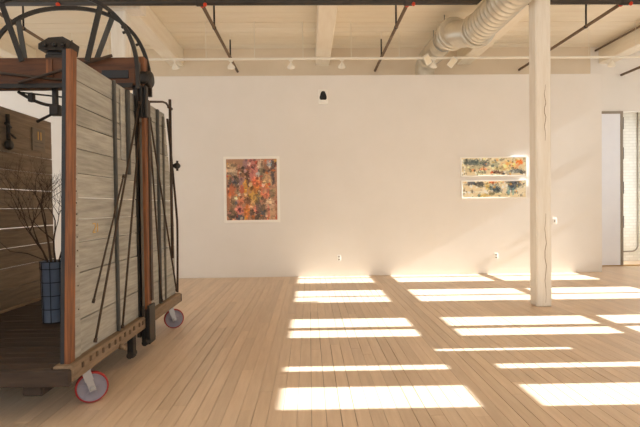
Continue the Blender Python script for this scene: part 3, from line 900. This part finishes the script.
# ------------------------------------------------------------------ small things on the wall
s = thing('wall_speaker', (0.325, YP, 3.655), 'small white wall speaker with a black tapered grille', 'speaker')
MB().cbox(0.225, 0.428, YP - 0.05, YP - 0.001, 3.66, 3.955, 0.008).build('housing', 'plate', s)
pr = [(-0.05, .04), (-0.068, .07), (-0.07, .11), (-0.052, .19), (-0.036, .235), (-0.018, .25), (0.018, .25), (0.036, .235), (0.052, .19), (0.07, .11), (0.068, .07), (0.05, .04)]
n = len(pr)
g = MB().add([(0.327 + a, YP - 0.075, 3.70 + b * 0.85) for a, b in pr] + [(0.327 + a * 1.08, YP - 0.045, 3.70 + b * 0.85) for a, b in pr],
             [tuple(range(n)), tuple(range(2 * n - 1, n - 1, -1))] + [(k, (k + 1) % n, n + (k + 1) % n, n + k) for k in range(n)])
g.build('grille', 'black', s)
def outlet(x, z, label, switch=False):
    t = thing('switch_plate' if switch else 'wall_outlet', (x, YP, z), label, 'switch' if switch else 'outlet')
    MB().cbox(x - 0.04, x + 0.04, YP - 0.012, YP - 0.001, z - 0.065, z + 0.065, 0.004).build('cover_plate', 'plate', t)
    if switch:
        MB().cbox(x - 0.012, x + 0.012, YP - 0.022, YP - 0.012, z - 0.025, z + 0.025, 0.003).build('toggle', 'plate_dark', t)
    else:
        for dz in (-0.03, 0.03):
            MB().cbox(x - 0.018, x + 0.018, YP - 0.016, YP - 0.011, z + dz - 0.016, z + dz + 0.016, 0.003).build('socket', 'plate_dark', t)
outlet(0.625, 0.384, 'white power outlet low on the wall under the black wall speaker')
outlet(4.0, 0.378, 'white power outlet low on the wall under the twin narrow paintings')
outlet(5.27, 1.113, 'pale switch plate on the wall just past the white column', True)

# ------------------------------------------------------------------ track lighting
YT, ZTK = 9.5, 4.40
tr = thing('light_track', (0, YT, ZTK), 'long white light track hung on thin rods from the ceiling', 'light track')
MB().cbox(-7.0, 6.65, YT - 0.018, YT + 0.018, ZTK - 0.02, ZTK + 0.02, 0.003).build('rail', 'white', tr)
for k in range(-5, 9):
    xx = -0.08 + 0.95 * k
    if any(abs(xx - b) < 0.18 for b in (-2.98, 0.35, 3.62, -6.3)) or 2.2 < xx < 3.1 or abs(xx + 4.86) < 0.1: continue
    MB().tube([(xx, YT, ZTK + 0.015), (xx, YT, ZC)], 0.005, 6).build('hanger_rod', 'white', tr)
def spotlight(x, label, tilt):
    t = thing('track_spotlight', (x, YT, ZTK - 0.02), label, 'spotlight', 'spotlights on the light track')
    MB().cbox(x - 0.04, x + 0.04, YT - 0.02, YT + 0.02, ZTK - 0.045, ZTK - 0.021, 0.004).build('adapter', 'white', t)
    MB().tube([(x, YT, ZTK - 0.04), (x, YT, ZTK - 0.11)], 0.014, 8).build('stem', 'white', t)
    d = Vector((tilt, 0.5, -0.85)).normalized()
    o = Vector((x, YT, ZTK - 0.10))
    MB().lathe(o, d, [(0.02, -0.02), (0.035, 0.0), (0.05, 0.02), (0.072, 0.05), (0.076, 0.07), (0.066, 0.085), (0.045, 0.08)], 16).build('lamp_head', 'white', t)
    MB().lathe(o + d * 0.078, d, [(0.05, 0), (0.05, 0.012), (0.02, 0.024)], 14).build('lamp_lens', 'lamp_glass', t)
    return t
spotlight(-2.588, 'white track spotlight beside the elevator car, below a beam end', 0.1)
spotlight(-1.496, 'white track spotlight where the brown sprinkler pipe passes behind it', 0.0)
spotlight(-0.319, 'white track spotlight on the track just before the middle beam', 0.0)
spotlight(0.685, 'white track spotlight just past the middle beam, above the wall speaker', 0.0)
spotlight(2.51, 'white track spotlight in front of the fat duct', -0.1)
spotlight(6.088, 'white track spotlight at the track end past the partition', 0.2)
def flood(x, z, rot, label):
    t = thing('track_floodlight', (x, YT, ZTK - 0.02), label, 'floodlight')
    MB().tube([(x, YT, ZTK - 0.022), (x, YT, z)], 0.012, 8).build('stem', 'white', t)
    a = Vector((math.cos(rot), 0, math.sin(rot)))
    b = Vector((-math.sin(rot) * 0.8, -0.5, math.cos(rot) * 0.8)).normalized()
    c = Vector((x, YT - 0.06, z))
    MB().bar(c - b * 0.1, c + b * 0.1, 0.12, 0.05, a).build('lamp_housing', 'white', t)
    n_ = a.cross(b)
    if n_.y > 0: n_ = -n_
    MB().bar(c - b * 0.085 + n_ * 0.026, c + b * 0.085 + n_ * 0.026, 0.10, 0.006, a).build('lamp_face', 'lamp_glass', t)
flood(2.36, ZTK - 0.05, R(38), 'white square floodlight on the track in front of the duct elbow')
flood(2.86, ZTK - 0.10, R(-38), 'white square floodlight on the track between the duct and the beam')

# ------------------------------------------------------------------ sprinkler pipes
ym, zm = 7.36, 4.605
mp = thing('sprinkler_main', (0, ym, zm), 'thick dark iron sprinkler main crossing the room under the beams', 'pipe')
MB().tube([(-7.95, ym, zm), (2.62, ym, zm), (2.70, ym, zm + 0.08), (2.70, ym, 4.87), (2.76, ym, 4.93), (3.24, ym, 4.93), (3.3, ym, 4.87), (3.3, ym, zm + 0.08), (3.38, ym, zm), (8.45, ym, zm)], 0.047, 12).build('pipe_run', 'pipe', mp)
MB().lathe((-3.72, ym - 0.03, zm - 0.03), (0, -0.5, -1), [(0.03, 0), (0.034, 0.02), (0.02, 0.045)], 8).build('red_plug', 'red', mp)
bxs = (-4.86, -1.6, 1.56, 4.92)
for xx in bxs:
    MB().lathe((xx - 0.07, ym, zm), (1, 0, 0), [(0.054, 0), (0.06, 0.01), (0.06, 0.13), (0.054, 0.14)], 14).build('tee_fitting', 'pipe', mp)
    rgm = MB().lathe((xx, ym + 0.055, zm - 0.01), (0, 1, 0), [(0.028, 0), (0.034, 0.01), (0.034, 0.05), (0.028, 0.06)], 10)
    MB().lathe((xx + 0.07, ym - 0.03, zm - 0.035), (0, -0.4, -1), [(0.028, 0), (0.03, 0.02), (0.02, 0.04)], 8).build('red_plug', 'red', mp)
    rgm.build('red_collar', 'red', mp)
for i, (xx, lab) in enumerate(zip(bxs, ('brown sprinkler branch pipe running back above the elevator car hoops', 'brown sprinkler branch pipe reaching the wall above the square painting',
                           'brown sprinkler branch pipe between the middle beam and the duct', 'brown sprinkler branch pipe passing behind the white column'))):
    t = thing('sprinkler_branch', (xx, 9.2, zm), lab, 'pipe')
    MB().tube([(xx, ym + 0.115, zm), (xx, YB - 0.005, zm)], 0.028, 10).build('pipe_run', 'pipe_brown', t)
    for yy in (8.4, 10.1):
        MB().tube([(xx, yy, zm + 0.025), (xx, yy, zm + 0.38)], 0.016, 8).build('hanger', 'iron', t)
        MB().tube([(xx, yy, zm + 0.37), (xx, yy, ZC)], 0.006, 6).build('hanger_rod', 'white', t)
        MB().lathe((xx, yy - 0.02, zm), (0, 1, 0), [(0.034, 0), (0.034, 0.04)], 10).build('clamp', 'iron', t)
tag(MB().tube([(7.33, 9.7, 4.47), (7.33, YB - 0.005, 4.47)], 0.028, 10).build('drop_pipe', 'pipe_brown', None, (7.33, 10, 4.47)), 'short dark pipe entering the far wall past the partition end', 'pipe')
tag(MB().tube([(6.72, 7.5, ZC - 0.09), (6.72, YB - 0.005, ZC - 0.09)], 0.022, 8).build('conduit', 'pipe_brown', None, (6.72, 9, ZC - 0.09)), 'thin brown conduit fixed along the side of the last ceiling beam', 'conduit')

# ------------------------------------------------------------------ ducts
dt = thing('air_duct', (2.8, 8.6, 4.57), 'fat galvanised spiral air duct running under the ceiling', 'duct')
def corr(p, q, r, pitch=0.14, bump=0.016):
    p, q = Vector(p), Vector(q)
    L = (q - p).length
    prof, h = [(r, 0)], 0.0
    while h + pitch < L:
        prof += [(r, h + pitch - 0.03), (r + bump, h + pitch - 0.018), (r + bump, h + pitch - 0.008), (r, h + pitch)]
        h += pitch
    prof.append((r, L))
    return MB().lathe(p, q - p, prof, 28)
corr((3.02, 3.0, 4.57), (3.02, 8.42, 4.57), 0.25).build('spiral_section', 'duct', dt)
for yy, r in ((8.34, 0.29), (8.45, 0.305), (8.56, 0.29)):
    MB().lathe((3.02, yy, 4.57), (0, 1, 0), [(r - 0.02, 0), (r, 0.008), (r, 0.03), (r - 0.02, 0.04)], 28).build('collar', 'duct', dt)
MB().tube([(3.02, 8.4, 4.57), (3.0, 8.55, 4.575), (2.9, 8.70, 4.60), (2.78, 8.82, 4.63), (2.70, 8.95, 4.65), (2.68, 9.05, 4.65)], 0.245, 28).build('offset_elbow', 'duct', dt)
for yy, r in ((8.80, 0.285), (8.90, 0.30)):
    MB().lathe((2.70, yy, 4.655), (0, 1, 0), [(r - 0.03, 0), (r, 0.008), (r, 0.03), (r - 0.03, 0.04)], 28).build('collar', 'duct', dt)
corr((2.68, 8.85, 4.67), (2.60, 10.28, 4.64), 0.212, 0.36, 0.006).build('straight_section', 'duct', dt)
el = [(2.60, 10.2, 4.64), (2.60, 10.36, 4.64)] + [(2.60, 10.36 + 0.26 * math.sin(t), 4.38 + 0.26 * math.cos(t)) for t in [PI / 2 * k / 6 for k in range(1, 7)]] + [(2.60, 10.62, 3.4)]
MB().tube(el, 0.212, 28).build('down_elbow', 'duct', dt)
for yy in (9.2, 10.0):
    MB().ribbon([(2.64 + 0.222 * math.cos(t), yy, 4.655 + 0.222 * math.sin(t)) for t in [2 * PI * k / 28 for k in range(29)]], 0.03, 0.006, (0, 1, 0)).build('strap', 'steel', dt)
    MB().tube([(2.64, yy, 4.87), (2.64, yy, ZC)], 0.008, 6).build('hanger_rod', 'steel', dt)
